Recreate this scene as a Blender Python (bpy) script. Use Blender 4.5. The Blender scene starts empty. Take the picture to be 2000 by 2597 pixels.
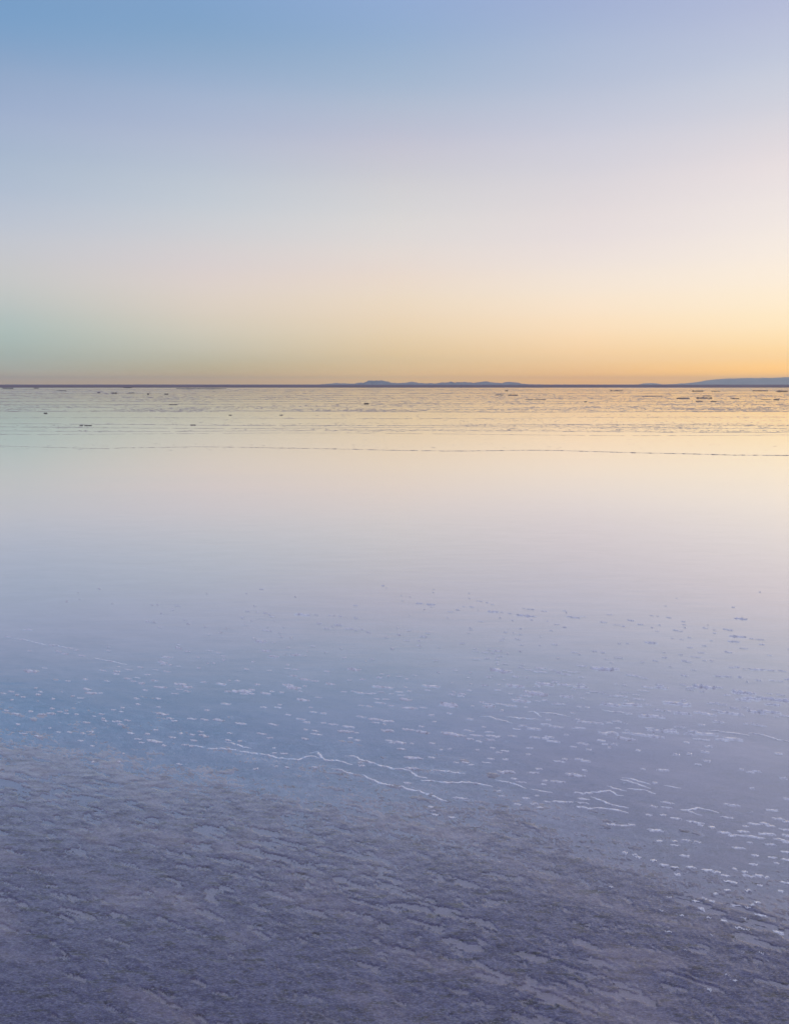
import bpy, math, random
import numpy as np
from mathutils import Vector

SC = bpy.context.scene
COL = SC.collection
R = math.radians

# ------------------------------------------------------------------ camera
CAM_H, PITCH, TANV = 1.6, 9.02, 0.637
cam_d = bpy.data.cameras.new('camera')
cam = bpy.data.objects.new('camera', cam_d)
COL.objects.link(cam)
cam_d.sensor_fit = 'VERTICAL'
cam_d.sensor_height = 24.0
cam_d.lens = 12.0 / TANV
cam_d.clip_start, cam_d.clip_end = 0.05, 60000
cam.location = (0, 0, CAM_H)
cam.rotation_euler = (R(90 - PITCH), 0, 0)
SC.camera = cam

SC.cycles.use_denoising = True
SC.cycles.sample_clamp_direct = 6
SC.cycles.sample_clamp_indirect = 4

SC.view_settings.view_transform = 'Standard'
SC.view_settings.look = 'None'
SC.view_settings.exposure = 0
SC.view_settings.gamma = 1
SC.view_settings.use_curve_mapping = False

# ------------------------------------------------------------------ sky and sun
SUN_AZ, SUN_EL = 48.0, 3.0          # right of the view, just above the horizon


def s2l(c):
    return tuple((v / 255 / 12.92 if v <= 10.3 else ((v / 255 + .055) / 1.055) ** 2.4) for v in c)


ZEN = (206, 209, 243)  # unseen zenith, brightened beyond the visible sky to light the crusts
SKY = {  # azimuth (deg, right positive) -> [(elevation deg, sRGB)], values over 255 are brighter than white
    -180: [(0, (100, 98, 132)), (4, (110, 110, 148)), (9, (124, 124, 164)), (16, (134, 138, 180)), (26, (148, 154, 196)), (45, (178, 180, 214)), (90, ZEN)],  # unseen sky behind, darkened to shade the near faces of the crusts
    -75: [(0, (150, 142, 148)), (3, (164, 170, 172)), (7, (172, 182, 196)), (14, (148, 168, 202)), (24, (122, 150, 198)), (45, (172, 178, 214)), (90, ZEN)],
    44: [(0, (285, 205, 120)), (1.4, (300, 230, 150)), (3.6, (310, 265, 205)), (6.7, (290, 262, 228)), (11.5, (256, 242, 232)), (18.8, (220, 220, 226)), (28, (176, 188, 214)),
         (45, (180, 186, 214)), (90, ZEN)],
    90: [(0, (205, 160, 130)), (3, (218, 186, 158)), (7, (206, 194, 190)), (14, (176, 182, 204)), (24, (138, 160, 200)), (45, (176, 180, 214)), (90, ZEN)],
    180: None,
}
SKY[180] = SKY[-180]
SKY = {a: [(e, *s2l(c)) for e, c in q] for a, q in SKY.items()}
VIEW = {  # azimuth -> (elevation, linear r, g, b), measured from the photograph upwards from the horizon
    -25: [(0.17, 0.9623, 0.6169, 0.252), (0.86, 0.499, 0.5052, 0.3934), (1.85, 0.4288, 0.4912, 0.4339), (3.07, 0.4452, 0.5479, 0.5058), (4.04, 0.4748, 0.5511, 0.5278), (5.49, 0.5688, 0.5916, 0.5678), (6.68, 0.5982, 0.5933, 0.589), (8.32, 0.5796, 0.5853, 0.6253), (9.71, 0.5216, 0.5637, 0.6521), (11.3, 0.4493, 0.5322, 0.6564), (12.86, 0.4233, 0.4688, 0.5927), (14.6, 0.3487, 0.4929, 0.6458), (16.3, 0.3532, 0.4108, 0.5979), (17.75, 0.3204, 0.3572, 0.5915), (18.76, 0.2502, 0.4025, 0.4891), (19.76, 0.1648, 0.3815, 0.6816), (20.54, 0.1485, 0.3309, 0.5781), (21.7, 0.1875, 0.3142, 0.5388)],
    -13: [(0.26, 1.0976, 0.6409, 0.1916), (0.93, 0.6329, 0.5228, 0.275), (1.99, 0.605, 0.5624, 0.4259), (3.04, 0.6563, 0.6199, 0.4935), (4.34, 0.7214, 0.6383, 0.5266), (5.88, 0.7651, 0.6674, 0.5847), (7.66, 0.7175, 0.6369, 0.6373), (9.65, 0.646, 0.6375, 0.6541), (11.59, 0.5639, 0.6026, 0.6678), (13.25, 0.4741, 0.578, 0.6555), (14.87, 0.5133, 0.4885, 0.6165), (16.68, 0.3597, 0.4919, 0.6518), (18.87, 0.3672, 0.4041, 0.5967), (19.93, 0.2446, 0.4477, 0.6133), (21.78, 0.2054, 0.3095, 0.5226), (22.98, 0.1955, 0.3542, 0.6069)],
    0: [(0.41, 1.5965, 0.8704, 0.1573), (0.95, 0.8981, 0.6232, 0.2956), (2.04, 0.8408, 0.6257, 0.3467), (3.39, 0.8639, 0.6786, 0.4461), (4.99, 0.8858, 0.7122, 0.5279), (6.82, 0.8556, 0.7338, 0.6079), (8.63, 0.7958, 0.6724, 0.6514), (10.4, 0.7243, 0.7397, 0.7026), (11.88, 0.6726, 0.6318, 0.6576), (13.58, 0.6237, 0.5943, 0.634), (15.24, 0.5311, 0.6251, 0.6742), (17.08, 0.5194, 0.3931, 0.5913), (18.2, 0.3656, 0.4775, 0.6363), (19.73, 0.3783, 0.5977, 0.6547), (21.43, 0.2633, 0.3171, 0.578), (23.48, 0.2725, 0.4137, 0.6626)],
    13: [(0.4, 1.9, 0.8348, 0.02), (0.93, 1.1356, 0.6876, 0.2654), (1.99, 1.062, 0.7161, 0.3713), (3.82, 1.041, 0.7907, 0.5299), (5.88, 0.9729, 0.8185, 0.6588), (7.66, 0.8914, 0.7873, 0.7113), (9.15, 0.8157, 0.7321, 0.7312), (11.35, 0.7664, 0.7018, 0.7049), (13.25, 0.6872, 0.6491, 0.7062), (15.56, 0.5997, 0.6167, 0.6807), (17.78, 0.5318, 0.5282, 0.7335), (19.5, 0.3774, 0.5177, 0.5762), (20.97, 0.4444, 0.4966, 0.709), (22.98, 0.328, 0.4039, 0.6392)],
    25: [(0.74, 1.8022, 0.8794, 0.0727), (1.36, 1.1758, 0.7448, 0.3042), (2.34, 1.1072, 0.7792, 0.3822), (3.56, 1.0497, 0.8452, 0.5517), (5.01, 1.0173, 0.8624, 0.6337), (6.68, 0.9824, 0.8637, 0.7294), (9.01, 0.8999, 0.819, 0.7643), (11.3, 0.8306, 0.77, 0.7646), (13.51, 0.7963, 0.7158, 0.7332), (15.67, 0.6593, 0.6411, 0.7071), (17.75, 0.5533, 0.6149, 0.7221), (19.76, 0.5222, 0.5502, 0.6968), (21.7, 0.4188, 0.4709, 0.6771)],
}
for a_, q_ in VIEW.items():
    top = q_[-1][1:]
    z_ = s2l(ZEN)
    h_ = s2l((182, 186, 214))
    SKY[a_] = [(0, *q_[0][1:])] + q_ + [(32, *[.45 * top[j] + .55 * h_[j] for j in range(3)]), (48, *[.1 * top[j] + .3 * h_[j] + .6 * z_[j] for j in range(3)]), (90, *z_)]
GAIN = 2.0                                   # ramp holds half values so that bright sky fits under 1

world = bpy.data.worlds.new('World')
SC.world = world
world.use_nodes = True
NT = world.node_tree
NT.nodes.clear()


def N(nt, kind, **kw):
    n = nt.nodes.new(kind)
    for k, v in kw.items():
        setattr(n, k, v)
    return n


def math_n(nt, op, a, b=None, clamp=False):
    n = N(nt, 'ShaderNodeMath', operation=op, use_clamp=clamp)
    for i, v in enumerate((a, b)):
        if v is None:
            continue
        if isinstance(v, (int, float)):
            n.inputs[i].default_value = v
        else:
            nt.links.new(v, n.inputs[i])
    return n.outputs[0]


def mixc(nt, fac, a, b, blend='MIX'):
    n = N(nt, 'ShaderNodeMix', data_type='RGBA', blend_type=blend)
    n.clamp_factor = True
    for s, v in ((n.inputs[0], fac), (n.inputs[6], a), (n.inputs[7], b)):
        if isinstance(v, (int, float)):
            s.default_value = v
        elif isinstance(v, tuple):
            s.default_value = v if len(v) == 4 else (*v, 1)
        else:
            nt.links.new(v, s)
    return n.outputs[2]


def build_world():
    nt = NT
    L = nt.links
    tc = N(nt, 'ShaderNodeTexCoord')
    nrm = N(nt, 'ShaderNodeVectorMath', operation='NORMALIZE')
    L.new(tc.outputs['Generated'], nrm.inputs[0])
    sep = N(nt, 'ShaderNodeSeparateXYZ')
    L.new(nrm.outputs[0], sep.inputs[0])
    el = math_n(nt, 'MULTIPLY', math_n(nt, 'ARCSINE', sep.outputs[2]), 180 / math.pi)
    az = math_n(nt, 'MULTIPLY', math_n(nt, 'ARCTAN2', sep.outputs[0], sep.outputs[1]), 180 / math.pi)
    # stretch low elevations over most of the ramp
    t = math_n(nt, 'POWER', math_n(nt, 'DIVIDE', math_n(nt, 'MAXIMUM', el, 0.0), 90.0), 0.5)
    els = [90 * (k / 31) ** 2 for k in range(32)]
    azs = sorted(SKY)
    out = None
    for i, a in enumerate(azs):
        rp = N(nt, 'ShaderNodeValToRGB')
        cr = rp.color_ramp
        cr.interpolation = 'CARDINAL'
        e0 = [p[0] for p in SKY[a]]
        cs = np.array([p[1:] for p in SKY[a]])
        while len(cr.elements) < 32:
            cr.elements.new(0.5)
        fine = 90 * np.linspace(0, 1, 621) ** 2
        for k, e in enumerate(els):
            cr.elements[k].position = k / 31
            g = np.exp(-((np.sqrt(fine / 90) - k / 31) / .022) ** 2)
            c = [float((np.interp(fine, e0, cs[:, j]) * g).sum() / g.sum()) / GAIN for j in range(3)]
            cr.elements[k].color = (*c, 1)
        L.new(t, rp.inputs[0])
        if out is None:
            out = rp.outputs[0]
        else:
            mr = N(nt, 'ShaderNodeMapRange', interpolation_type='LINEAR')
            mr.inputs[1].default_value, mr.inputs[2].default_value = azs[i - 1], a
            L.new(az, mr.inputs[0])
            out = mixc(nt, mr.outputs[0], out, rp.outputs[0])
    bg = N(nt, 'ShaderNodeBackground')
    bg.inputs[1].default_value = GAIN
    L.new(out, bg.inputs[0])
    sky = N(nt, 'ShaderNodeTexSky', sky_type='NISHITA')
    sky.sun_disc = False
    sky.sun_elevation = R(SUN_EL)
    sky.sun_rotation = R(SUN_AZ)
    sky.dust_density = 2.0
    bg2 = N(nt, 'ShaderNodeBackground')
    bg2.inputs[1].default_value = NISH
    L.new(sky.outputs[0], bg2.inputs[0])
    add = N(nt, 'ShaderNodeAddShader')
    L.new(bg.outputs[0], add.inputs[0])
    L.new(bg2.outputs[0], add.inputs[1])
    wo = N(nt, 'ShaderNodeOutputWorld')
    L.new(add.outputs[0], wo.inputs[0])


NISH = 0.008
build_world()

sun_d = bpy.data.lights.new('sun', 'SUN')
sun_d.energy = .25
sun_d.color = (1, .86, .72)
sun_d.angle = R(3)
sun = bpy.data.objects.new('sun', sun_d)
COL.objects.link(sun)
sd = Vector((math.sin(R(SUN_AZ)) * math.cos(R(SUN_EL)), math.cos(R(SUN_AZ)) * math.cos(R(SUN_EL)), math.sin(R(SUN_EL))))
sun.rotation_euler = sd.to_track_quat('Z', 'Y').to_euler()


# ------------------------------------------------------------------ helpers
def hash2(ix, iy, seed):
    h = (ix.astype(np.int64) * 374761393 + iy.astype(np.int64) * 668265263 + seed * 1442695041) & 0xFFFFFFFF
    h = ((h ^ (h >> 13)) * 1274126177) & 0xFFFFFFFF
    h = ((h ^ (h >> 15)) * 2246822519) & 0xFFFFFFFF
    return (h ^ (h >> 16)) & 0xFFFFFFFF


def perlin(x, y, seed=0):
    x0, y0 = np.floor(x), np.floor(y)
    fx, fy = x - x0, y - y0
    u, v = fx * fx * fx * (fx * (fx * 6 - 15) + 10), fy * fy * fy * (fy * (fy * 6 - 15) + 10)

    def g(dx, dy):
        a = hash2(x0 + dx, y0 + dy, seed) * (2 * math.pi / 4294967296.0)
        return np.cos(a) * (fx - dx) + np.sin(a) * (fy - dy)
    a = g(0, 0) * (1 - u) + g(1, 0) * u
    b = g(0, 1) * (1 - u) + g(1, 1) * u
    return (a * (1 - v) + b * v) * 1.5


def fbm(x, y, seed=0, oct=4, gain=.5):
    s, a, t = 0, 1.0, 0
    for o in range(oct):
        s = s + a * perlin(x * 2 ** o + 17.3 * o, y * 2 ** o - 9.1 * o, seed + o)
        t += a
        a *= gain
    return s / t


def smooth(a, b, x):
    t = np.clip((x - a) / (b - a), 0, 1)
    return t * t * (3 - 2 * t)


def mesh_np(name, co, quads, mat=None, smooth_shade=True, tris=None):
    me = bpy.data.meshes.new(name)
    co = np.asarray(co, dtype=np.float32)
    quads = np.asarray(quads, dtype=np.int32).reshape(-1, 4)
    nq = len(quads)
    nt_ = 0 if tris is None else len(tris)
    me.vertices.add(len(co))
    me.vertices.foreach_set('co', co.ravel())
    me.loops.add(nq * 4 + nt_ * 3)
    li = quads.ravel()
    if nt_:
        li = np.concatenate([li, np.asarray(tris, dtype=np.int32).ravel()])
    me.loops.foreach_set('vertex_index', li)
    me.polygons.add(nq + nt_)
    st = np.concatenate([np.arange(nq) * 4, nq * 4 + np.arange(nt_) * 3]).astype(np.int32)
    me.polygons.foreach_set('loop_start', st)
    me.update(calc_edges=True)
    me.polygons.foreach_set('use_smooth', np.full(nq + nt_, smooth_shade, dtype=bool))
    if mat:
        me.materials.append(mat)
    return me


def link(name, me, kind=None, label=None, cat=None, group=None, loc=(0, 0, 0)):
    o = bpy.data.objects.new(name, me)
    COL.objects.link(o)
    o.location = loc
    if kind:
        o['kind'] = kind
    if label:
        o['label'] = label
    if cat:
        o['category'] = cat
    if group:
        o['group'] = group
    return o


def grid_quads(nr, nc):
    i = np.arange(nr - 1)[:, None] * nc + np.arange(nc - 1)[None, :]
    return np.stack([i, i + 1, i + nc + 1, i + nc], -1).reshape(-1, 4)


def at(px, py):
    """Ground point (z = 0) seen at a pixel of the 2000 x 2597 photograph."""
    u, v = (px - 1000) / 2038.5, (1298.5 - py) / 2038.5
    P = R(PITCH)
    y, z = math.cos(P) + v * math.sin(P), -math.sin(P) + v * math.cos(P)
    t = -CAM_H / z
    return u * t, y * t


# ------------------------------------------------------------------ materials
def new_mat(name):
    m = bpy.data.materials.new(name)
    m.use_nodes = True
    m.node_tree.nodes.clear()
    return m, m.node_tree


def principled(nt, **kw):
    p = N(nt, 'ShaderNodeBsdfPrincipled')
    for k, v in kw.items():
        k = k.replace('_', ' ')
        if isinstance(v, (int, float)):
            p.inputs[k].default_value = v
        elif isinstance(v, tuple):
            p.inputs[k].default_value = (*v, 1)
        else:
            nt.links.new(v, p.inputs[k])
    o = N(nt, 'ShaderNodeOutputMaterial')
    nt.links.new(p.outputs[0], o.inputs[0])
    return p


def noise(nt, vec, scale, detail=4, rough=.55):
    n = N(nt, 'ShaderNodeTexNoise')
    n.inputs['Scale'].default_value = scale
    n.inputs['Detail'].default_value = detail
    n.inputs['Roughness'].default_value = rough
    if vec is not None:
        nt.links.new(vec, n.inputs['Vector'])
    return n.outputs['Fac']


def pos_mapped(nt, rotz=0.0, scale=(1, 1, 1)):
    g = N(nt, 'ShaderNodeNewGeometry')
    m = N(nt, 'ShaderNodeMapping')
    m.inputs['Rotation'].default_value = (0, 0, rotz)
    m.inputs['Scale'].default_value = scale
    nt.links.new(g.outputs['Position'], m.inputs['Vector'])
    return m.outputs[0]


def maprange(nt, v, a, b, c=0.0, d=1.0):
    n = N(nt, 'ShaderNodeMapRange', interpolation_type='SMOOTHSTEP')
    nt.links.new(v, n.inputs[0])
    for i, q in enumerate((a, b, c, d)):
        n.inputs[i + 1].default_value = q
    return n.outputs[0]


STREAK = R(24)                      # the crust is drawn out along this direction


def sheen_factor(nt):
    """How strongly a film of brine mirrors the sky at each viewing angle."""
    lw = N(nt, 'ShaderNodeLayerWeight')
    lw.inputs[0].default_value = .5
    rp = N(nt, 'ShaderNodeFloatCurve')
    c = rp.mapping.curves[0]
    pts = [(0, .03), (.36, .16), (.44, .24), (.55, .38), (.612, .47), (.70, .58), (.794, .72), (.891, .89), (.96, .97), (1, 1)]
    c.points[0].location = pts[0]
    c.points[1].location = pts[-1]
    for q in pts[1:-1]:
        c.points.new(*q)
    rp.mapping.update()
    nt.links.new(lw.outputs['Facing'], rp.inputs['Value'])
    return rp.outputs[0]


def ground_material():
    m, nt = new_mat('wet_salt')
    at_ = N(nt, 'ShaderNodeAttribute', attribute_name='stain')
    stain = at_.outputs['Fac']
    p1 = pos_mapped(nt, STREAK, (1, 2.4, 1))
    p0 = pos_mapped(nt)
    n_big = noise(nt, p1, 2.2, 5, .6)
    n_mid = noise(nt, p1, 14, 5, .65)
    n_fine = noise(nt, p1, 105, 4, .78)
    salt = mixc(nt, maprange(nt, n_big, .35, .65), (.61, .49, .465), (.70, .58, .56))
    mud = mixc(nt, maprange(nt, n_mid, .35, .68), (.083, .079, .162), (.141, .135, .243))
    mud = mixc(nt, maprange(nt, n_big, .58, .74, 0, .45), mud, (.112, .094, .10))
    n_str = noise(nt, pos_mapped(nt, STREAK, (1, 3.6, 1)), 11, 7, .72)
    mud = mixc(nt, maprange(nt, n_str, .47, .38, 0, .92), mud, (.03, .026, .028))  # shade of pits painted in as dark streaks, along with mud specks
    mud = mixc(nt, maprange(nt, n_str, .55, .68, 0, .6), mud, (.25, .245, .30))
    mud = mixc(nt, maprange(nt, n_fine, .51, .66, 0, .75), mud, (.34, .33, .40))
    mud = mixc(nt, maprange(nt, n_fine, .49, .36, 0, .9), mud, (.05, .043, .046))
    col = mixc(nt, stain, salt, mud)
    b = N(nt, 'ShaderNodeBump')
    b.inputs['Strength'].default_value = 1
    b.inputs['Distance'].default_value = .005
    hb = math_n(nt, 'ADD', n_fine, math_n(nt, 'MULTIPLY', n_mid, 1.5))
    nt.links.new(hb, b.inputs['Height'])
    p = N(nt, 'ShaderNodeBsdfPrincipled')
    nt.links.new(col, p.inputs['Base Color'])
    p.inputs['Roughness'].default_value = .5
    nt.links.new(b.outputs[0], p.inputs['Normal'])
    # a film of brine keeps the crust wet, thinner where it stands higher
    wet = N(nt, 'ShaderNodeAttribute', attribute_name='wet').outputs['Fac']
    wet = math_n(nt, 'MULTIPLY', wet, maprange(nt, n_mid, .32, .6, .55, 1))
    b2 = N(nt, 'ShaderNodeBump')
    b2.inputs['Strength'].default_value = .5
    b2.inputs['Distance'].default_value = .002
    nt.links.new(hb, b2.inputs['Height'])
    gl = N(nt, 'ShaderNodeBsdfGlossy')
    gl.inputs['Color'].default_value = (1, 1, 1, 1)
    gl.inputs['Roughness'].default_value = .27
    nt.links.new(b2.outputs[0], gl.inputs['Normal'])
    mx = N(nt, 'ShaderNodeMixShader')
    nt.links.new(math_n(nt, 'MULTIPLY', sheen_factor(nt), wet), mx.inputs[0])
    nt.links.new(p.outputs[0], mx.inputs[1])
    nt.links.new(gl.outputs[0], mx.inputs[2])
    o = N(nt, 'ShaderNodeOutputMaterial')
    nt.links.new(mx.outputs[0], o.inputs[0])
    return m


def water_material():
    m, nt = new_mat('shallow_brine')
    p0 = pos_mapped(nt, STREAK, (.35, 1.6, 1))
    gl = N(nt, 'ShaderNodeBsdfGlossy')
    gl.inputs['Color'].default_value = (1, 1, 1, 1)
    nt.links.new(maprange(nt, noise(nt, pos_mapped(nt, R(8), (.12, .9, 1)), .8, 4, .6), .35, .65, .035, .085), gl.inputs['Roughness'])
    b = N(nt, 'ShaderNodeBump')
    b.inputs['Strength'].default_value = .4
    b.inputs['Distance'].default_value = .002
    nt.links.new(noise(nt, p0, 7, 4, .6), b.inputs['Height'])
    nt.links.new(b.outputs[0], gl.inputs['Normal'])
    tr = N(nt, 'ShaderNodeBsdfTransparent')
    tr.inputs['Color'].default_value = (.95, .94, .96, 1)
    mx = N(nt, 'ShaderNodeMixShader')
    nt.links.new(sheen_factor(nt), mx.inputs[0])
    nt.links.new(tr.outputs[0], mx.inputs[1])
    nt.links.new(gl.outputs[0], mx.inputs[2])
    o = N(nt, 'ShaderNodeOutputMaterial')
    nt.links.new(mx.outputs[0], o.inputs[0])
    return m


def crust_material(name, c1, c2, rough=.5, wet=0.0):
    m, nt = new_mat(name)
    p0 = pos_mapped(nt)
    n1 = noise(nt, p0, 45, 4, .6)
    n2 = noise(nt, p0, 260, 3, .6)
    col = mixc(nt, maprange(nt, n1, .35, .7), c1, c2)
    b = N(nt, 'ShaderNodeBump')
    b.inputs['Strength'].default_value = .7
    b.inputs['Distance'].default_value = .002
    nt.links.new(n2, b.inputs['Height'])
    p = N(nt, 'ShaderNodeBsdfPrincipled')
    nt.links.new(col, p.inputs['Base Color'])
    p.inputs['Roughness'].default_value = rough
    nt.links.new(b.outputs[0], p.inputs['Normal'])
    gl = N(nt, 'ShaderNodeBsdfGlossy')
    gl.inputs['Color'].default_value = (1, 1, 1, 1)
    gl.inputs['Roughness'].default_value = .22
    mx = N(nt, 'ShaderNodeMixShader')
    nt.links.new(math_n(nt, 'MULTIPLY', sheen_factor(nt), wet), mx.inputs[0])
    nt.links.new(p.outputs[0], mx.inputs[1])
    nt.links.new(gl.outputs[0], mx.inputs[2])
    o = N(nt, 'ShaderNodeOutputMaterial')
    nt.links.new(mx.outputs[0], o.inputs[0])
    return m


def land_material(name, c1, c2, scale):
    m, nt = new_mat(name)
    p0 = pos_mapped(nt)
    n1 = noise(nt, p0, scale, 6, .6)
    principled(nt, Base_Color=mixc(nt, maprange(nt, n1, .35, .65), c1, c2), Roughness=.95)
    return m


M_GROUND = ground_material()
M_WATER = water_material()
M_SALT = crust_material('salt_crust', (.80, .80, .82), (.90, .90, .91), .35, .62)
M_DARK = crust_material('muddy_salt', (.06, .05, .05), (.14, .12, .11), .7)
M_SHORE = land_material('dry_plain', (.15, .11, .13), (.23, .17, .19), .02)
M_HILL = land_material('rocky_hills', (.24, .25, .27), (.36, .35, .35), .004)

# ------------------------------------------------------------------ ground
WATER_END = 408.0


def streak_xy(x, y):
    c, s = math.cos(STREAK), math.sin(STREAK)
    return x * c - y * s, x * s + y * c      # along, across (along runs right and towards the viewer)


def shore_field(x, y):
    """Metres up the beach from the ragged waterline: positive where the crust stands dry."""
    a, b = streak_xy(x, y)
    return 2.95 - (y + .44 * (x + .1)) + .55 * fbm(a * .45, b * 1.1, 11, 4)


def ground_height(x, y, r):
    a, b = streak_xy(x, y)
    s = shore_field(x, y)
    up = smooth(-2.35, 1.5, s)
    base = -.0064 + .0094 * up                                   # floor below water, crust just above
    rough = .0022 * fbm(a * 3.4, b * 10, 21, 5, .62) * (.25 + .75 * up)
    fine = .0016 * fbm(a * 18, b * 40, 31, 5, .7) * (.12 + .88 * up)
    grain = .0024 * fbm(a * 62, b * 95, 36, 3, .6) * (.05 + .95 * up) * smooth(6.5, 3.5, r)
    lump = .008 * np.clip(fbm(a * 6, b * 15, 41, 4, .55) - .30, 0, 1) * smooth(-2.3, -.5, s)
    pf = fbm(a * 8.5 + .8 * fbm(a * 12, b * 30, 46, 3), b * 24, 44, 4, .6) + .35 * fbm(a * 1.1, b * 2.6, 47, 3)
    pool = smooth(.20, .33, pf) * smooth(-.6, .5, s)
    near = (base + rough + fine + grain) * (1 - pool) - .0035 * pool + lump
    # salt bars of the far water: long low strips
    bars = fbm(x * .004 + 3, y * .07, 51, 4, .55)
    far = -.02 + .12 * np.clip(bars - .30 + .10 * smooth(90, 380, r), 0, 1)
    w = smooth(105, 150, r)
    h = near * (1 - w) + far * w
    edge = smooth(WATER_END - 25, WATER_END + 5, y)
    return h * (1 - edge) - .05 * edge


def build_ground():
    az_d = np.linspace(-44, 44, 1300)
    az = np.concatenate([np.linspace(-180, -46, 68), az_d, np.linspace(46, 180, 68)])
    rr = [.02, .3, .7, 1.0, 1.2]
    r = 1.3
    while r < 620:
        rr.append(r)
        r *= 1.0032 if r < 7 else (1.005 if r < 14 else (1.012 if r < 60 else 1.009))
    rr = np.array(rr)
    A, RR = np.meshgrid(np.radians(az), rr)
    x, y = RR * np.sin(A), RR * np.cos(A)
    z = ground_height(x, y, RR)
    s = shore_field(x, y)
    a, b = streak_xy(x, y)
    s2 = s + .25 * (x + .3) + .25 * np.maximum(x, 0)                          # the mud stain lies squarer to the beach than the waterline
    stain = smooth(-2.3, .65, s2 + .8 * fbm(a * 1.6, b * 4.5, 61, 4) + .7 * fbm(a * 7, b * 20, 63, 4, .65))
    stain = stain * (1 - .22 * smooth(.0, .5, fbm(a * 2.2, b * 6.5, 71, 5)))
    stain = stain * (1 - .35 * smooth(-.0002, -.0025, z))       # weaker stain on the floor below water level
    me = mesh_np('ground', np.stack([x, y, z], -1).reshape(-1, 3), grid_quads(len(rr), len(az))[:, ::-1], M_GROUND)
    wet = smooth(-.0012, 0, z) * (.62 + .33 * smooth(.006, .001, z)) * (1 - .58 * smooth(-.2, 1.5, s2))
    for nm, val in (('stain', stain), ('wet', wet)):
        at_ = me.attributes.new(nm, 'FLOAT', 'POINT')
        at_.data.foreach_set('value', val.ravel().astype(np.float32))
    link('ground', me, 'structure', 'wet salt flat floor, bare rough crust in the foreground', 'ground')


build_ground()


def disc(name, r0, r1, z, mat, rings=6, n=180):
    rr = np.geomspace(max(r0, .05), r1, rings)
    an = np.radians(np.linspace(0, 360, n + 1))
    A, RR = np.meshgrid(an, rr)
    co = np.stack([RR * np.sin(A), RR * np.cos(A), np.full_like(A, z)], -1).reshape(-1, 3)
    return mesh_np(name, co, grid_quads(rings, n + 1)[:, ::-1], mat)


link('water', disc('water', 0, 560, 0.0, M_WATER), 'structure', 'still shallow water mirroring the sunset sky over the salt flat', 'water')


def build_shore():
    """Dry dark plain beyond the water, straight edge across the view, out to the foot of the hills."""
    xs = np.concatenate([-np.geomspace(26000, 500, 40), np.linspace(-480, 480, 240), np.geomspace(500, 26000, 40)])
    ys = np.concatenate([[0, 2, 5, 10, 20, 40, 80], np.geomspace(160, 26000, 40)])
    X, D = np.meshgrid(xs, ys)
    edge = WATER_END + 14 * fbm(X * .006, X * 0 + 1.7, 81, 5) - .00002 * X * X * 0
    Y = edge + D
    Z = .01 + .10 * smooth(0, 12, D) + .12 * smooth(20, 400, D) + .05 * np.clip(fbm(X * .02, Y * .03, 83, 4), 0, 1) * smooth(0, 10, D)
    me = mesh_np('shore', np.stack([X, Y, Z], -1).reshape(-1, 3), grid_quads(len(ys), len(xs)), M_SHORE)
    link('shore', me, 'structure', 'dark purple dry plain along the horizon', 'shore')


build_shore()

# ------------------------------------------------------------------ hills
LEFT_RANGE = [(800, 0), (820, .6), (839, 2), (858, 3.5), (881, 2.5), (901, 2), (908, 4), (924, 5), (935, 8), (951, 9.5), (966, 9), (978, 8), (990, 5), (1001, 3.5), (1020, 4), (1036, 5.5),
              (1046, 6.5), (1055, 5), (1067, 3), (1090, 3), (1113, 3.5), (1129, 5), (1140, 6.5), (1152, 5), (1167, 5.5), (1190, 4.5), (1206, 5), (1217, 6.5), (1233, 5), (1252, 4), (1268, 3),
              (1283, 6.5), (1295, 5), (1310, 2.5), (1330, 1), (1370, .5), (1420, 0)]
RIGHT_RANGE = [(1600, 0), (1613, .4), (1619, 2.5), (1628, 3), (1640, 2.5), (1646, .6), (1680, .4), (1693, 1), (1708, 2), (1732, 3.5), (1747, 5), (1759, 4), (1773, 5.5), (1791, 7), (1800, 12), (1809, 13.5),
               (1818, 12.5), (1827, 13.5), (1839, 11), (1851, 13.5), (1857, 14.5), (1866, 12.5), (1880, 13.5), (1895, 12.5), (1910, 14), (1922, 12.5), (1940, 14.5), (1964, 15.5), (1979, 15), (2000, 13),
               (2040, 15), (2090, 11), (2150, 13), (2230, 8), (2300, 9), (2400, 3), (2480, 0)]


def build_hills(prof, dist, seed, label):
    k = dist / 2038.5 / math.cos(R(PITCH))
    px = np.array([p[0] for p in prof], float)
    hh = np.array([p[1] for p in prof], float)
    n = 520
    sx = np.linspace(px[0], px[-1], n)
    H = np.interp(sx, px, hh)
    H = (H + np.minimum(1, H / 4) * (4.2 * fbm(sx / 15, sx * 0, seed + 3, 4, .65))) * k * 1.1
    X = (sx - 1000) * k
    v = np.linspace(-1, 1, 33)
    depth = 60 + 9 * H
    VX, VV = np.meshgrid(X, v)
    prof_v = np.clip(1 - np.abs(VV) ** 1.25, 0, 1)
    spur = 1 + .45 * fbm(VX / (14 * k), VV * 1.6, seed, 4) * np.minimum(1, np.abs(VV) * 3)
    Z = H[None, :] * np.clip(prof_v * spur, 0, 1.0) + .3 - 2.0 * (np.abs(VV) > .99)
    Y = dist + VV * depth[None, :] * 2 + 8 * k * fbm(VX / (30 * k), VV * 0, seed + 7, 3)
    me = mesh_np('hills', np.stack([VX, Y, Z], -1).reshape(-1, 3), grid_quads(33, n), M_HILL)
    link('hills', me, 'structure', label, 'hills')


build_hills(LEFT_RANGE, 5200, 101, 'low blue grey range of rounded hills in the middle of the horizon')
build_hills(RIGHT_RANGE, 12000, 111, 'pale distant flat topped range at the right of the horizon')


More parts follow.
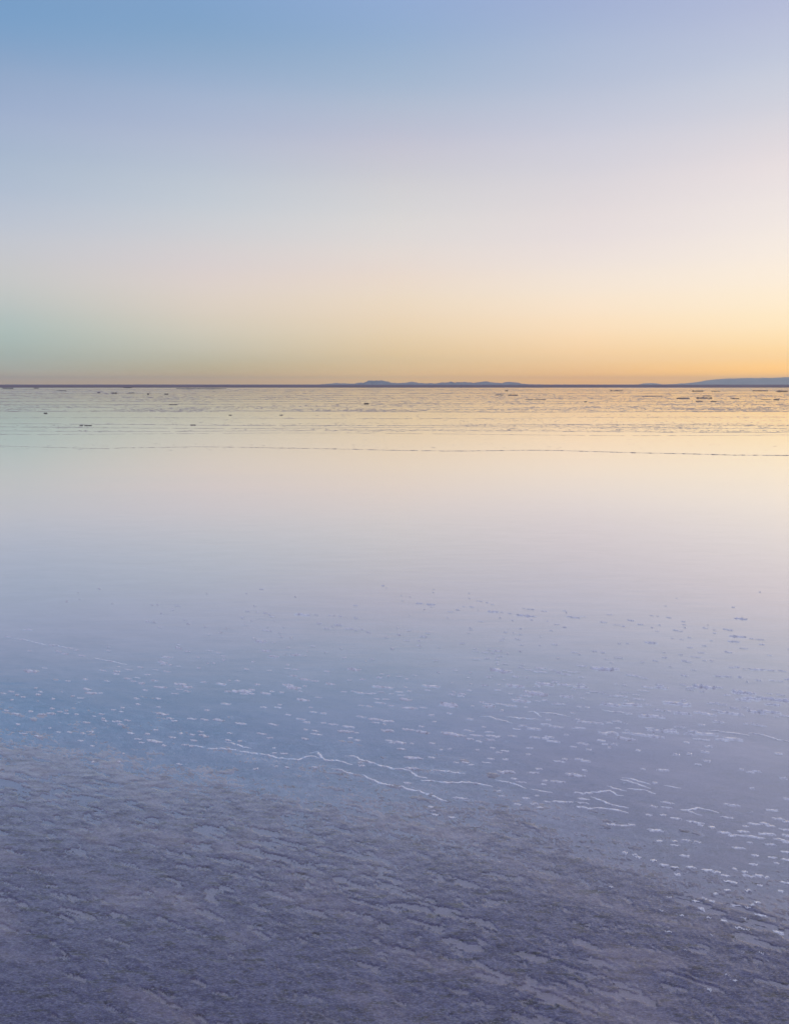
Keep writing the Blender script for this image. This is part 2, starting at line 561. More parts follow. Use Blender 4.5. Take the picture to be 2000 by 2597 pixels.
# ------------------------------------------------------------------ haze
def build_haze(dens, half=12000, zlo=-1.5, zhi=130):
    m, nt = new_mat('haze')
    v = N(nt, 'ShaderNodeVolumePrincipled')
    v.inputs['Color'].default_value = (.80, .92, .97, 1)
    v.inputs['Density'].default_value = dens
    v.inputs['Anisotropy'].default_value = .5
    o = N(nt, 'ShaderNodeOutputMaterial')
    nt.links.new(v.outputs[0], o.inputs['Volume'])
    h = half
    co = [(-h, -h, zlo), (h, -h, zlo), (h, h + 3000, zlo), (-h, h + 3000, zlo), (-h, -h, zhi), (h, -h, zhi), (h, h + 3000, zhi), (-h, h + 3000, zhi)]
    q = [(3, 2, 1, 0), (4, 5, 6, 7), (0, 1, 5, 4), (1, 2, 6, 5), (2, 3, 7, 6), (3, 0, 4, 7)]
    link('haze', mesh_np('haze', co, q, m, False), 'stuff', 'thin evening haze veiling the far hills', 'haze')

build_haze(8.5e-5)


# ------------------------------------------------------------------ salt crusts standing out of the water
def heightfield_piece(seed, nx=30, ny=13, lobes=1.0):
    """Unit crust: 1 long, 1 wide, 1 high before scaling, ragged outline, knobbly crest."""
    x, y = np.meshgrid(np.linspace(-.5, .5, nx), np.linspace(-.5, .5, ny))
    bend = .5 * fbm(x * 2.2, x * 0 + seed, 200 + seed, 3)
    yy = y
    hw = np.clip(1 - (2 * np.abs(x)) ** 2.2, 0, 1) ** .6 * (.62 + .55 * fbm(x * 4, x * 0 + 3.1, 230 + seed, 3))
    v = yy / np.maximum(hw, .02)                     # -.5 steep near edge, left dark ... .5 feathered slope shaped to catch the bright low sky
    cross = np.clip((v + .5) / .16, 0, 1) ** .6 * np.clip((.5 - v) / .86, 0, 1)
    crest = np.clip(.6 + 1.3 * fbm(x * 6 + 5, yy * 2.2, 260 + seed, 4, .6), .05, 1.3)
    z = cross * crest * np.clip(1 - (2 * np.abs(x)) ** 3, 0, 1) ** .5
    z = np.where(cross <= .001, -.45, z)
    return np.stack([x + .01 * perlin(x * 9, y * 9, seed), y + bend, z], -1).reshape(-1, 3), grid_quads(ny, nx)


PROTO = [heightfield_piece(k) for k in range(14)]
PROTO_ME = [mesh_np('salt_crust', c, q, M_SALT) for c, q in PROTO]

TILE = 500 / 1682.0
PIECES = {
    (0, 1480): "848,45,25 683,132,14 573,152,14 670,78,12 960,170,18 1345,180,30 1300,182,25 1520,190,70 1475,223,25 1380,252,25 1262,322,40 1312,328,45 1365,372,35 1607,344,30 1578,310,25 70,452,60 245,390,80 255,572,28 655,567,35 595,550,60 505,578,70 560,597,60 700,612,80 925,572,40 925,540,35 1525,520,35 1525,547,70 1600,578,50 1430,625,100 1390,670,90 1395,687,50 1455,692,30 1525,704,40 1010,708,35 1200,712,60 1100,735,60 880,740,70 1000,748,70 990,770,60 1330,735,50 1425,748,70 1260,775,50 1170,802,60 1090,808,70 1140,832,50 915,830,50 730,815,40 580,830,45 1320,825,60 1210,850,50 1370,882,110 1240,908,45 1540,855,110 1600,880,90 1530,900,60 1600,917,60 1495,937,60 745,900,80 780,932,100 860,932,40 350,922,50 310,890,20 330,945,45 150,948,30 200,965,40 105,990,25 30,935,60 100,920,50 620,960,35 690,975,60 1165,978,50 1350,980,50 455,982,25 270,745,120 380,720,60",
    (500, 1480): "550,48,40 420,85,18 838,112,14 85,86,20 1585,18,30 1612,36,18 1350,187,40 492,190,20 432,235,35 512,242,25 580,250,30 617,264,25 640,280,45 385,286,30 395,298,16 660,316,16 410,352,28 465,318,18 900,262,135 1015,266,40 1128,270,28 1170,273,22 1220,278,35 1355,292,45 1042,340,50 1205,352,75 1155,366,22 1105,384,50 1280,385,50 1315,385,40 1355,397,30 1402,388,40 1462,416,40 735,370,22 597,372,18 600,400,90 710,418,25 714,452,28 800,462,18 70,368,25 247,381,18 100,432,28 200,417,30 545,490,100 650,503,25 480,463,30 985,532,45 1225,552,30 1612,460,35 1665,555,28 775,545,35 590,571,85 650,620,90 748,602,22 840,607,90 920,612,25 937,577,14 1095,587,22 222,617,45 228,652,30 478,665,28 110,570,45 180,590,45 95,680,18 145,677,30 10,630,30 15,720,35 1255,630,35 1490,643,40 1437,663,16 770,692,30 765,725,50 838,730,65 420,730,40 617,741,45 1340,730,110 1105,748,55 1575,770,35 1552,798,45 1630,787,30 1410,815,55 1297,823,35 820,785,75 920,815,100 1000,830,70 345,828,45 275,825,25 55,838,50 205,855,90 512,860,45 775,862,95 820,885,130 920,873,35 1135,853,80 265,918,60 380,915,160 400,940,70 465,905,60 465,938,50 585,935,90 640,918,40 722,926,40 880,917,40 1250,922,50 1340,920,60 1390,930,80 1460,937,70 1500,935,50 1550,877,110 1620,885,110 1570,925,60 1655,940,40 1035,970,60 905,990,110 1530,982,50 1610,985,60",
    (1000, 1480): "335,50,18 330,73,16 58,102,16 133,111,16 70,148,18 640,127,16 635,83,16 725,150,50 792,162,25 835,178,30 212,168,55 310,177,75 316,197,22 588,194,22 658,198,40 716,226,14 255,222,14 540,223,35 475,238,45 915,243,25 840,238,90 985,255,35 1102,211,28 1160,219,60 1275,235,55 1215,145,14 1120,272,150 1195,281,28 1170,308,22 1302,319,22 1005,314,18 900,291,22 735,322,45 455,291,22 130,268,14 1450,232,30 1467,248,18 1525,287,110 1610,282,50 1382,348,42 1450,372,28 1335,399,28 645,378,22 655,393,35 632,420,25 1075,384,25 945,414,30 1018,418,28 1072,431,30 912,483,40 925,465,35 1050,472,45 1245,448,22 1238,526,22 1365,519,50 1085,522,35 30,376,18 125,400,38 285,421,38 38,437,32 248,452,65 215,488,32 105,485,45 208,526,38 222,541,16 378,540,35 575,508,45 690,552,38 690,575,50 768,587,50 835,592,40 875,572,80 805,559,35 895,617,65 875,641,38 872,669,28 880,688,18 940,683,55 965,595,20 1068,577,30 695,645,60 790,637,40 350,655,42 1530,583,50 1575,600,28 1395,634,25 1092,692,42 1075,713,50 1150,735,75 1245,722,85 1240,750,105 1340,738,60 1400,757,50 905,738,180 515,738,42 375,758,32 645,759,30 175,783,45 105,813,28 40,791,50 625,800,28 830,780,20 800,795,40 1030,792,55 1127,800,28 930,820,22 310,872,140 282,908,48 93,884,28 40,922,65 127,917,38 55,950,60 95,985,105 488,847,20 648,853,25 770,867,60 640,910,35 880,905,50 885,860,30 505,922,42 487,943,55 575,940,60 565,958,55 1030,870,140 1280,852,140 1450,860,110 1215,875,50 1370,835,65 1590,860,70 1585,882,110 1525,902,30 1205,930,200 1120,955,80 1065,970,60 1465,962,100 1495,957,40 1640,930,40 1600,975,35 985,938,38 1075,997,150 1220,1000,50 1280,993,40 1590,797,45 1470,775,75 1505,752,55 1560,753,35 1590,700,80 1440,740,40",
    (1500, 1480): "1430,72,14 722,125,20 628,190,22 1208,202,28 167,264,14 150,264,45 560,277,22 510,273,30 655,289,40 1268,298,95 95,328,60 215,351,50 412,348,50 575,352,22 512,375,25 270,362,28 330,313,55 780,323,30 785,349,32 792,375,22 965,378,38 988,352,12 730,400,75 555,405,32 1045,395,25 1045,421,25 1160,393,75 1240,450,120 1362,468,35 1432,477,60 830,461,32 685,467,20 765,477,30 1020,486,25 1210,494,90 1445,518,45 960,530,35 835,546,45 1290,553,65 505,503,95 235,511,28 305,509,28 20,575,45 95,586,38 1160,583,55 1675,556,22 1515,610,35 930,588,50 755,606,35 615,588,25 620,629,40 228,633,70 885,626,75 125,642,35 165,673,28 428,668,38 540,658,45 805,664,75 960,655,30 1020,658,28 665,705,22 870,736,38 50,715,90 110,725,210 1190,714,40 1238,712,35 1300,727,25 1400,730,110 1520,738,80 1622,745,55 340,780,85 450,805,42 395,793,60 790,783,55 1080,790,70 1155,792,60 1262,798,35 1422,825,42 1540,825,50 1610,832,38 1665,815,40 1325,837,20 210,854,25 275,865,38 580,866,60 590,885,95 470,882,85 775,862,42 845,882,70 960,876,160 1085,885,50 835,903,60 940,918,42 440,912,80 270,930,65 375,947,48 250,957,90 160,957,60 80,930,60 20,920,70 400,985,80 290,993,35 1290,925,160 1240,937,70 1150,948,45 1515,938,40 1610,951,60 1290,990,100 1360,975,140 1500,975,160 1600,990,140 775,994,45",
    (0, 1780): "55,72,50 140,100,80 265,80,40 450,55,40 515,82,50 570,72,30 570,97,45 655,105,35 440,97,80 360,105,60 868,103,50 805,122,35 885,140,30 970,66,40 1035,82,40 1050,47,35 1180,18,45 1355,42,40 1390,103,95 1455,140,60 1490,160,55 1635,142,80 1090,157,55 1000,165,80 1030,190,50 900,160,60 1330,238,42 1115,265,65 1260,272,45 1640,278,48 1545,268,25 1180,315,60 1210,345,45 1320,332,140 1470,302,60 1655,327,60 330,292,70 430,222,22 155,190,35 740,175,60 710,267,40 785,253,40 595,257,50 500,257,40 690,330,50 790,375,40 1055,440,20 1020,507,30 795,510,18 1400,370,40 1580,365,60 1635,375,40 1530,530,50 200,268,70",
    (500, 1780): "245,15,80 85,70,40 565,43,55 690,45,60 705,22,35 968,46,35 990,86,60 1078,95,50 1400,30,50 1470,36,60 1560,8,90 1655,30,50 775,108,50 65,150,75 185,152,100 370,183,95 650,190,90 885,145,80 935,172,60 1078,178,45 1160,190,80 1290,210,100 1265,248,130 1360,262,40 1305,306,40 1365,325,45 1005,245,60 1015,275,100 925,235,35 922,312,65 550,270,85 620,306,55 278,265,45 30,253,50 60,288,90 265,325,55 365,332,35 655,392,28 1400,125,80 1520,145,120 1620,162,110 1520,175,60 1595,190,30 1620,243,110 1640,330,70 1660,348,50 660,435,40 740,440,60 675,548,30 765,556,35 1000,556,50 500,570,40 1400,542,50 1390,517,40",
    (1000, 1780): "130,50,130 245,48,60 465,20,150 450,30,120 665,33,25 800,15,90 800,35,100 905,18,80 990,30,90 915,70,25 1120,42,30 315,110,50 467,95,45 337,167,32 645,143,50 745,0,40 120,235,110 230,208,50 240,255,110 500,272,200 635,245,85 760,212,35 808,253,70 700,285,110 840,290,110 640,315,70 720,335,50 815,322,80 1003,290,70 1040,230,60 1095,200,70 1190,225,100 1290,188,80 1380,210,110 1310,150,40 1195,300,75 1285,310,50 1355,335,100 1320,297,70 1465,278,40 1570,220,95 1620,170,110 1515,93,40 1560,147,35 1395,15,100 1570,38,40 1640,45,35 50,345,95 60,400,75 320,352,50 148,353,30 398,406,30 705,408,35 835,392,45 470,400,40 940,417,65 890,430,50 1148,390,55 1140,447,40 1525,380,50 1605,355,90 1655,405,40 820,485,55 945,488,45 785,517,75 525,517,45 605,515,65 655,535,45 318,473,60 160,475,150 1400,505,90 1450,485,40 1570,485,60 1630,500,70 1230,570,55 1180,603,90 950,595,140 1618,580,40 1540,620,150 1285,670,40 1390,677,110 1270,702,40 1020,655,55 1080,685,80 150,565,110 890,758,50 915,803,55 1120,820,60 1300,850,65 1405,850,110 1500,852,40 1190,870,60 1050,872,55 1240,900,60 1215,800,35 1580,775,80 1650,775,60 1610,825,90 1600,860,100 1620,900,120 310,895,45 330,930,40 340,960,60 490,985,55 560,820,110 110,690,60",
    (1500, 1780): "160,20,150 340,18,140 475,22,50 725,10,190 1030,8,90 1115,22,60 315,97,50 578,70,80 655,77,30 770,95,120 500,115,170 570,130,90 965,97,150 1060,70,70 1180,92,160 1275,112,40 1210,50,65 1310,45,50 1400,80,120 1520,80,140 1460,103,40 1540,20,110 1580,125,40 1645,115,60 1075,165,80 1425,195,95 1312,185,35 45,178,90 215,163,70 145,174,50 288,182,30 220,222,38 300,240,40 290,262,55 140,265,140 420,275,140 540,292,130 490,220,60 540,243,110 660,235,100 670,253,110 750,212,80 935,193,45 860,245,60 840,275,90 980,270,150 890,315,45 960,320,75 1110,320,90 1200,312,130 290,312,150 80,327,60 110,357,45 195,358,50 150,387,25 395,410,38 720,446,48 830,440,35 808,343,42 993,377,50 965,423,55 1590,438,50 980,500,48 907,531,48 437,570,38 600,580,90 1348,595,55 1405,588,55 1275,573,30 1630,645,50 537,688,38 1365,732,35 1663,825,40 640,858,95 525,890,60 640,900,80 1195,878,105 1535,922,75 485,962,50 605,963,45 715,993,80 1150,985,85 1590,995,80",
    (1500, 2080): "170,35,80 270,45,90 340,38,50 545,85,120 880,15,120 925,42,40 1022,58,45 1380,30,80 1470,25,60 1520,47,60 1310,50,40 1655,10,50 1130,105,90 1190,130,50 1290,95,80 1270,130,90 1380,140,140 1490,115,110 1650,80,80 1660,130,60 1610,165,90 1660,185,50 1345,190,40 1520,205,90 1250,235,90 1390,298,50 1540,318,60 1650,270,60 1650,335,60 1575,365,35 575,175,45 705,178,35 710,212,70 800,170,60 900,185,50 280,275,35 365,292,40 395,313,45 523,343,45 790,302,70 615,380,70 705,402,60 730,463,40 845,400,70 990,425,90 1060,440,60 1135,472,60 1160,520,60 1215,530,40 1215,412,30 1300,440,40 1335,475,70 1420,470,60 1490,485,40 1640,530,70 1155,595,45 1055,626,35 960,670,35 1020,692,40 660,657,40 885,690,50 935,755,35 1240,725,90 1330,745,45 1365,722,40 1410,700,40 1375,375,60 1440,810,70 1292,833,50 1105,858,70 995,828,35 765,810,30 590,770,35 1250,915,50 1310,930,50 1590,955,60 655,950,55 1015,975,20 905,990,25 1430,555,40 1610,605,40 1330,600,40 165,570,35 300,1062,28 800,1105,30 1290,1124,35 1440,1133,40 1720,1210,50 1150,1320,35 1210,1370,50 1000,1450,35",
}


def place_crusts():
    rnd = random.Random(5)
    items = []
    for (ox, oy), txt in PIECES.items():
        for tok in txt.split():
            a, b, w = (float(v) for v in tok.split(','))
            items.append((ox + a * TILE, oy + b * TILE, w * TILE))
    items.sort(key=lambda p: -p[2])
    # the crusts go on, thinner, beyond both sides of the frame
    for _ in range(760):
        side = rnd.choice((-1, 1))
        items.append((1000 + side * rnd.uniform(1030, 2600), rnd.triangular(1520, 2350, 1800 if side < 0 else 1950), rnd.triangular(5, 34, 10)))
    rest_co, rest_q, base = [], [], 0
    for i, (px, py, w) in enumerate(items):
        x, y = at(px, py)
        s = math.hypot(math.hypot(x, y), CAM_H)
        length = w * s / 2038.5 * 1.12
        img = math.radians(rnd.uniform(2.5, 9.5))
        yaw = -min(.55, math.atan(math.tan(img) * s / CAM_H))
        wid = min(max(.34 * length, .017), .044) * rnd.uniform(.8, 1.3) * (1 + .02 * s)
        hgt = .24 * wid * rnd.uniform(.8, 1.3) * (1 if py < 2050 else .9)
        k = rnd.randrange(len(PROTO))
        flip = rnd.choice((1, -1))
        z = max(0.0, float(ground_height(np.array([x]), np.array([y]), np.array([math.hypot(x, y)]))[0]) - .002)
        if i < 290:
            o = bpy.data.objects.new('salt_crust', PROTO_ME[k])
            COL.objects.link(o)
            o.location = (x, y, z)
            o.rotation_euler = (0, 0, yaw)
            o.scale = (length * flip, wid, hgt)
            o['category'] = 'salt crust'
            if py < 1640:
                o['label'] = 'thin dark edged salt crust on the lilac water above the dense crusts'
                o['group'] = 'sparse salt crusts on the lilac water'
            elif py < 2080:
                o['label'] = 'knobbly white salt crust rising from the blue water in the middle of the flat'
                o['group'] = 'knobbly salt crusts in the middle of the flat'
            else:
                o['label'] = 'glinting salt crust on the wet foreground near the lower right'
                o['group'] = 'glinting salt crusts at the lower right'
        else:
            c, q = PROTO[k]
            c = c[:, :] * np.array([length * flip, wid, hgt])
            cs, sn = math.cos(yaw), math.sin(yaw)
            rest_co.append(np.stack([c[:, 0] * cs - c[:, 1] * sn + x, c[:, 0] * sn + c[:, 1] * cs + y, c[:, 2] + z], -1))
            rest_q.append((q[:, ::-1] if flip < 0 else q) + base)
            base += len(c)
    me = mesh_np('salt_grains', np.concatenate(rest_co), np.concatenate(rest_q), M_SALT)
    link('salt_grains', me, 'stuff', 'scattered specks of salt between the larger crusts', 'salt')


place_crusts()


# ------------------------------------------------------------------ long salt ridges
def ridge_mesh(name, pts, width, height, seed, mat, gap=.0, step=None, fade=(1, 1)):
    p = np.array(pts, float)
    d = np.concatenate([[0], np.cumsum(np.hypot(*np.diff(p, axis=0).T))])
    step = step or width * .25
    n = max(12, int(d[-1] / step))
    t = np.linspace(0, d[-1], n)
    X, Y = np.interp(t, d, p[:, 0]), np.interp(t, d, p[:, 1])
    k = max(3, int(n * .02)) | 1
    if n > 40:
        ker = np.ones(k) / k
        X = np.convolve(np.pad(X, k // 2, mode='edge'), ker, 'valid')
        Y = np.convolve(np.pad(Y, k // 2, mode='edge'), ker, 'valid')
    tx, ty = np.gradient(X), np.gradient(Y)
    ln = np.hypot(tx, ty) + 1e-9
    nx, ny = -ty / ln, tx / ln
    f = t / width
    wob = width * (1.1 * fbm(f * .22, f * 0 + 1, 300 + seed, 4, .6))
    W = width * (.75 + .8 * fbm(f * .35, f * 0, 320 + seed, 3))
    H = height * np.clip(.66 - gap + 1.25 * fbm(f * .30, f * 0 + 5, 340 + seed, 4, .65) + .55 * fbm(f * 1.6, f * 0 + 2, 345 + seed, 3, .7), -.4, 1.4)
    H = H * np.interp(t, [0, d[-1]], fade)
    endf = np.minimum(1, np.minimum(t, d[-1] - t) / (3 * width))
    H, W = H * endf, np.maximum(W * (.3 + .7 * endf), .2 * width)
    prof = [(-.5, -.35), (-.44, .45), (-.36, .9), (-.22, 1.0), (.02, .78), (.28, .42), (.5, -.1)]  # steep near side stays dark, back slope shaped to mirror the low sky
    rows = []
    for j, (a, b) in enumerate(prof):
        off = wob + W * a
        zz = np.where(b > 0, H * b * (1 + .5 * perlin(f * 1.3, f * 0 + j * 3.7, 360 + seed)), height * b)
        rows.append(np.stack([X + nx * off, Y + ny * off, zz], -1))
    return mesh_np(name, np.concatenate(rows), grid_quads(len(prof), n)[:, ::-1], mat)


def ridge(name, pix, width, height, seed, label, mat=None, gap=0.0, group=None, tile=None, cat='salt ridge', fade=(1, 1)):
    if tile:
        pix = [(tile[0] + a * TILE, tile[1] + b * TILE) for a, b in pix]
    pts = [at(*q) for q in pix]
    cx, cy = pts[len(pts) // 2]
    me = ridge_mesh(name, [(a - cx, b - cy) for a, b in pts], width, height, seed, mat or M_SALT, gap, None, fade)
    z = max(0.0, float(ground_height(np.array([cx]), np.array([cy]), np.array([math.hypot(cx, cy)]))[0]) - .002)
    return link(name, me, None, label, cat, group, (cx, cy, z if math.hypot(cx, cy) < 14 else 0))


M_CRACK = crust_material('tan_salt', (.38, .31, .26), (.56, .47, .41), .6)  # tan salt, darker and warmer than the near crusts
ridge('salt_ridge', [(-420, 1123), (-180, 1127), (0, 1131), (110, 1134), (265, 1138), (300, 1136), (385, 1135), (500, 1133), (600, 1134), (700, 1136), (830, 1138), (1000, 1142), (1080, 1143),
                     (1150, 1144), (1240, 1143), (1330, 1141.5), (1400, 1142), (1500, 1145), (1600, 1148), (1750, 1151), (1850, 1154), (2000, 1155), (2250, 1157), (2500, 1157)],
      .06, .015, 1, 'thin dark salt line crossing the whole still water below the rippled bands', M_CRACK, .3, fade=(.25, 1.15))
A, B, C, D, E, F = (0, 1480), (0, 1780), (500, 1780), (1000, 1780), (1500, 1780), (1500, 2080)
W1, H1 = .0145, .0068
RIDGES = [
    (A, [(100, 467), (195, 475), (290, 497), (400, 525), (480, 525), (545, 540), (600, 552)], 'slim dark edged salt ridge at the left edge of the lilac water', .05),
    (A, [(800, 630), (900, 655), (980, 665), (1080, 695)], 'short dark edged salt ridge sloping among faint crusts at the left', .0),
    (C, [(235, 342), (330, 362), (400, 380), (460, 400)], 'short straight bright salt ridge left of the zigzag ridge', 0),
    (C, [(-60, 370), (130, 395), (300, 405), (430, 430), (600, 450), (660, 465), (700, 480), (790, 485), (870, 490), (930, 465), (1000, 468), (1050, 476)], 'long broken chain of salt lumps along the waterline left of centre', .1),
    (C, [(950, 437), (1020, 430), (1060, 465), (1095, 495), (1180, 500), (1250, 515), (1330, 532)], 'zigzag salt ridge bent like a hook near the centre of the crusts', 0),
    (C, [(1255, 460), (1340, 460), (1390, 490), (1500, 520), (1590, 550), (1682, 568), (1762, 576), (1822, 600), (1882, 630), (1967, 652)], 'long winding bright salt ridge just right of the zigzag ridge', 0),
    (C, [(1140, 570), (1230, 585), (1310, 605), (1360, 620)], 'short smooth salt ridge below the zigzag ridge', 0),
    (C, [(1400, 615), (1450, 645), (1520, 675), (1600, 700), (1682, 720), (1742, 725), (1802, 745), (1882, 755), (1922, 780), (2022, 800), (2082, 835), (2152, 858)], 'lowest long bright salt ridge along the edge of the bare crust', 0),
    (D, [(300, 580), (400, 585), (500, 600), (605, 615)], 'straight isolated salt ridge lying almost level right of the winding ridge', 0),
    (D, [(220, 665), (340, 675), (450, 685), (550, 690), (620, 685), (700, 690), (780, 708), (840, 725)], 'long low salt ridge running level under the straight isolated ridge', 0),
    (D, [(860, 660), (960, 680), (1020, 700), (1120, 742)], 'sloping salt ridge with small crusts above it, left of the fan of ridges', 0),
    (D, [(1160, 745), (1230, 750), (1290, 765), (1340, 780)], 'short forked salt ridge just left of the fan of ridges', 0),
    (D, [(1130, 85), (1180, 80), (1215, 100), (1260, 125)], 'short hooked salt ridge on the blue water right of centre', 0),
    (D, [(1210, 95), (1350, 95), (1420, 108), (1500, 130)], 'level salt ridge right behind the short hooked ridge', 0),
    (D, [(725, 120), (820, 130), (900, 150), (1010, 185)], 'long sloping salt ridge left of the short hooked ridge', .05),
    (D, [(945, 125), (1080, 138), (1230, 148)], 'lumpy level salt ridge between two sloping ones right of centre', .05),
    (E, [(85, 65), (210, 85), (330, 100)], 'gently sloping broken salt ridge on blue water at the right', .08),
    (E, [(990, 240), (1130, 255), (1230, 268), (1345, 285)], 'long thin salt ridge leading to the right edge of the photo', 0),
    (E, [(1330, 262), (1440, 275), (1520, 298), (1590, 322), (1700, 332)], 'thick salt ridge reaching the right edge of the photo', 0),
    (E, [(240, 660), (340, 682), (420, 712), (500, 740)], 'upper sloping ridge of the salt fan at the right', 0),
    (E, [(255, 648), (330, 655), (400, 672), (495, 708)], 'topmost curved ridge of the salt fan at the right', 0),
    (E, [(130, 715), (190, 740), (300, 760)], 'short knotty ridge in the middle of the salt fan', 0),
    (E, [(300, 742), (430, 750), (490, 765), (545, 782)], 'ridge leaving the salt fan towards the right', 0),
    (E, [(-20, 775), (60, 765), (150, 755), (220, 795), (270, 800)], 'ragged left ridge of the salt fan', .1),
    (E, [(-10, 805), (50, 825), (100, 845), (150, 872), (180, 882), (250, 892), (318, 902)], 'sharp bright lower ridge of the salt fan', 0),
    (E, [(-30, 900), (60, 902), (150, 912), (240, 930), (318, 947)], 'thin ridge lying just under the salt fan', 0),
    (E, [(755, 918), (850, 942), (940, 970)], 'lower arm of the V shaped salt ridge at the right', 0),
    (E, [(755, 922), (850, 910), (930, 908), (1000, 920), (1085, 947)], 'upper arm of the V shaped salt ridge at the right', 0),
    (E, [(615, 710), (680, 718), (760, 736)], 'small isolated bright ridge right of the salt fan', 0),
    (F, [(480, 70), (550, 82), (612, 100)], 'small curved salt ridge on the bare crust below the salt fan', 0),
]
for i, (tile, pix, label, gap) in enumerate(RIDGES):
    py = tile[1] + pix[0][1] * TILE
    x, y = at(tile[0] + pix[0][0] * TILE, py)
    ridge('salt_ridge', pix, W1 * (.85 + .06 * y), H1, 10 + i, label, None, gap + .44, 'salt ridges on the flat', tile)


# ------------------------------------------------------------------ far crust, rippling the bright water in bands
def far_crust():
    rnd = np.random.RandomState(9)
    specs = [  # count, row range in the photograph, density bias towards the right, size
        (8500, 1011, 1042, .5, .75), (4500, 1036, 1045, .5, .7), (5000, 1074, 1096, .9, .5), (3500, 1050, 1076, .7, .4), (2600, 990, 1012, .2, 1.1), (900, 1096, 1132, .0, .22), (350, 1125, 1142, -.8, .35),
    ]
    cs, qs, base = [], [], 0
    ux = np.array([-.5, -.25, 0, .27, .5])
    for n, y0, y1, bias, size in specs:
        px = rnd.uniform(-500, 2500, n * 3)
        py = rnd.uniform(y0, y1, n * 3)
        dens = fbm(px * .0035, py * .16, 400 + int(y0), 4, .6) + .35 * bias * (px - 1000) / 1000
        keep = rnd.rand(n * 3) < smooth(-.35, .75, dens)
        px, py = px[keep], py[keep]
        for a, b in zip(px, py):
            x, y = at(a, b)
            s = math.hypot(x, y)
            L = size * (.04 + .55 * rnd.rand() ** 4) * (.4 + s / 75)
            W = L * (.25 + .3 * rnd.rand())
            H = (.005 + .011 * rnd.rand()) * size * (.35 + s / 75)
            j = rnd.uniform(-.3, .3, 5)
            top = np.array([.1, .8, 1, .7, .1]) * (1 + j)
            yaw = rnd.uniform(-.03, .02)
            rows = []
            for v, hgt in ((-.5, -.25), (0, 1), (.5, -.25)):
                z = np.where(hgt > 0, top * H, -.25 * H)
                rows.append(np.stack([x + ux * L * math.cos(yaw) - v * W * math.sin(yaw), y + ux * L * math.sin(yaw) + v * W * np.array([.2, .8, 1, .8, .2]), z], -1))
            cs.append(np.concatenate(rows))
            qs.append(grid_quads(3, 5) + base)
            base += 15
    # thin, almost continuous strand lines drawn across the whole flat
    for k, (y0, slope, wd, hg, gap) in enumerate([(988.6, .6, 1.6, .075, .0), (991.5, -.4, 1.2, .05, .15), (997.5, .3, 1.0, .045, .1), (1003, .5, .9, .04, .2), (1007, -.3, .8, .035, .15), (1012, .4, .7, .03, .2),
                                                  (1018, .4, .6, .026, .25), (1024.5, -.6, .55, .024, .2), (1033, .8, .5, .022, .3), (1043.6, .5, .45, .02, .15), (1060, -1, .3, .013, .4), (1078, 1.5, .25, .011, .35),
                                                  (1084.5, .8, .22, .010, .3), (1093, 1.5, .2, .010, .35), (1101, 2, .16, .008, .45)]):
        pts = [at(q, y0 + slope * (q - 1000) / 1000 + .02 * (y0 - 975) * math.sin(q * .004 + k)) for q in range(-600, 2601, 100)]
        tmp = ridge_mesh('strand', pts, wd, hg, 40 + k, None, gap, wd * .5)
        co = np.empty(len(tmp.vertices) * 3, np.float32)
        tmp.vertices.foreach_get('co', co)
        lp = np.empty(len(tmp.loops), np.int32)
        tmp.loops.foreach_get('vertex_index', lp)
        cs.append(co.reshape(-1, 3))
        qs.append(lp.reshape(-1, 4) + base)
        base += len(co) // 3
        bpy.data.meshes.remove(tmp)
    me = mesh_np('salt_crust_field', np.concatenate(cs), np.concatenate(qs), M_CRACK, False)
    link('salt_crust_field', me, 'stuff', 'bands of fine salt crust rippling the far bright water', 'salt')


far_crust()


# ------------------------------------------------------------------ dark mounds on the far water
def mound_mesh(length, depth, height, seed):
    n, m = 28, 9
    x, y = np.meshgrid(np.linspace(-.5, .5, n), np.linspace(-.5, .5, m))
    env = np.clip(1 - (2 * np.abs(x)) ** 2.4, 0, 1) ** .7
    hw = env * (.75 + .5 * fbm(x * 4, x * 0, 500 + seed, 3))
    cr = np.clip(1 - (2 * np.abs(y) / np.maximum(hw, .02)) ** 2, 0, 1) ** .7
    z = cr * np.clip(.7 + .9 * fbm(x * 6, y * 3, 520 + seed, 4, .6), .1, 1.4)
    z = np.where(cr <= .001, -.3, z)
    return mesh_np('mud_mound', np.stack([x * length, y * depth, z * height], -1).reshape(-1, 3), grid_quads(m, n), M_DARK)


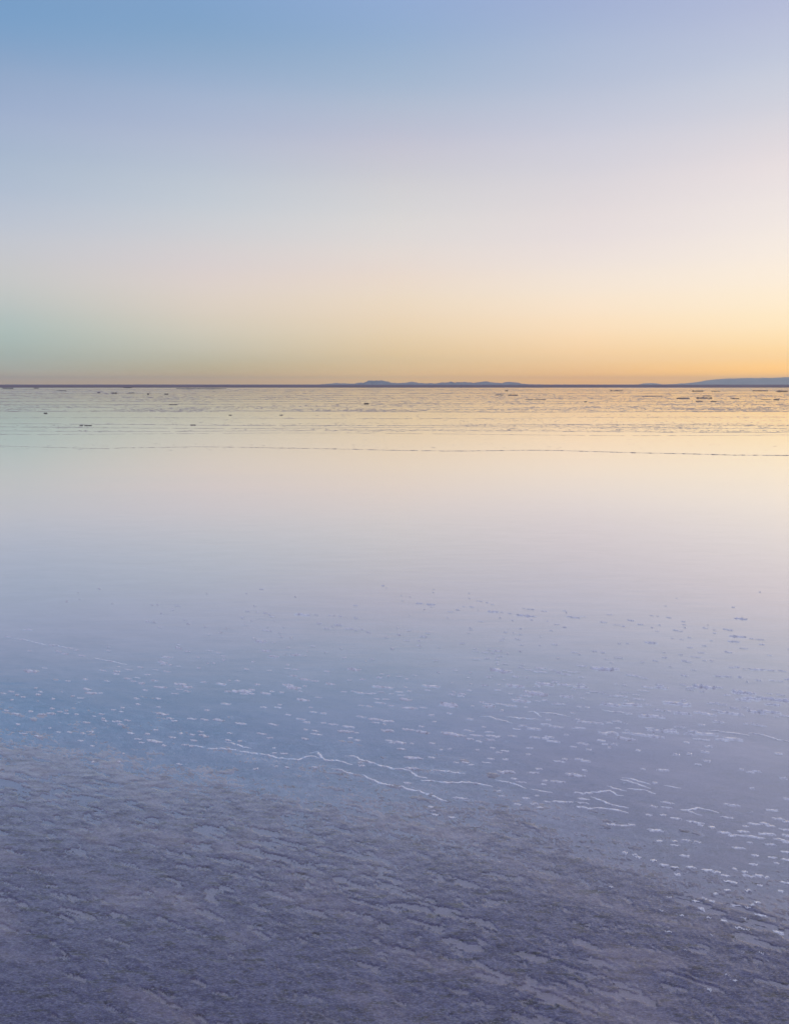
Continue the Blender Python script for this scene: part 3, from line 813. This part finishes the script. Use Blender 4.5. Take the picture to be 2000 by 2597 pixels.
MOUNDS = [  # pixel x, y, width, height in the photograph, label
    (116, 1047, 8, 3, 'small dark mound alone on the pale green water near the left edge'),
    (207, 1078, 8, 2.5, 'smaller dot of the dark pair on the pale green water at the left'),
    (224, 1078.5, 17, 2.5, 'longer bar of the dark pair on the pale green water at the left'),
    (490, 1077, 14, 3, 'dark wedge alone on the pale water left of centre'),
    (584, 1052, 7, 2.5, 'tiny dark mound on pale water left of the hills'),
    (713, 1052, 8, 2.5, 'tiny dark mound on pale water under the left end of the hills'),
    (929, 1022.5, 12, 4, 'dark mound standing alone below the highest rounded hill'),
    (440, 1025.5, 20, 2.2, 'thin dark bar in the rippled band at the left'),
    (376, 998.5, 4, 4, 'round black dot near the horizon at the left'),
    (422, 998.5, 9, 3, 'black double dot near the horizon right of the round one'),
    (290, 996, 12, 3.5, 'dark lump near the horizon left of the round dot'),
    (251, 995.5, 6, 3, 'leftmost small lump of the row of dark lumps near the horizon'),
    (334, 996, 14, 2.5, 'flat dark lump between two others near the horizon at the left'),
    (21, 984, 24, 2.5, 'dark streak of mud on the purple shore at the far left'),
    (93, 984, 12, 2, 'short dark streak on the purple shore near the left edge'),
    (324, 982.5, 20, 2.5, 'dark streak on the purple shore left of the long streak'),
    (157, 990.5, 22, 2, 'thin dark streak just under the purple shore at the left'),
    (511, 985, 120, 2.2, 'long broken dark streak under the purple shore left of the hills'),
    (1300, 1001, 24, 3, 'black bar on golden water below the small pointed hill'),
    (1266, 1001, 22, 1.8, 'thin dark bar joined to the left of the black bar'),
    (1731, 1009, 30, 3, 'left bar of the dark cluster on golden water at the right'),
    (1785, 1008.5, 36, 3.2, 'middle bar of the dark cluster on golden water at the right'),
    (1792, 1003.6, 20, 1.6, 'topmost bar of the dark cluster on golden water at the right'),
    (1772, 1017, 16, 2.8, 'lower left bar of the dark cluster on golden water at the right'),
    (1808, 1017, 14, 3, 'lower right bar of the dark cluster on golden water at the right'),
    (1862, 1010, 20, 2, 'faint bar trailing right of the dark cluster'),
    (1967, 1012.5, 12, 3, 'black bar on golden water near the right edge'),
    (1940, 1012.5, 22, 1.6, 'thin dark bar left of the black bar near the right edge'),
    (1768, 991, 26, 3, 'dark lump near the horizon under the left end of the pale range'),
    (1814, 991.5, 20, 2, 'flat dark lump right of the lump under the pale range'),
    (1982, 991.5, 26, 3.4, 'dark lump near the horizon at the right edge'),
    (1926, 990.5, 34, 2.4, 'flat dark streak near the horizon towards the right edge'),
    (1652, 1004.5, 48, 1.6, 'faint long bar left of the dark cluster on golden water'),
    (1484, 1018, 7, 2.4, 'tiny dark dot alone on golden water right of centre'),
    (1284, 990, 7, 3, 'small dark lump near the horizon under the pointed hill'),
    (1357, 1013, 50, 1.6, 'faint dark bar below and right of the black bar'),
    (1562, 990.5, 30, 2.2, 'dark streak near the horizon between the two ranges'),
]
for i, (px, py, w, h, label) in enumerate(MOUNDS):
    x, y = at(px, py + h * .4)
    s = math.hypot(math.hypot(x, y), CAM_H)
    L, Hh = .92 * w * s / 2038.5, .75 * h * s / 2038.5
    o = link('mud_mound', mound_mesh(L * 1.1, max(L * .35, Hh * 2), Hh * .85, i), None, label, 'mound', 'dark mounds on the far water', (x, y, 0.0))
    if y > WATER_END:
        o.location.z = .10
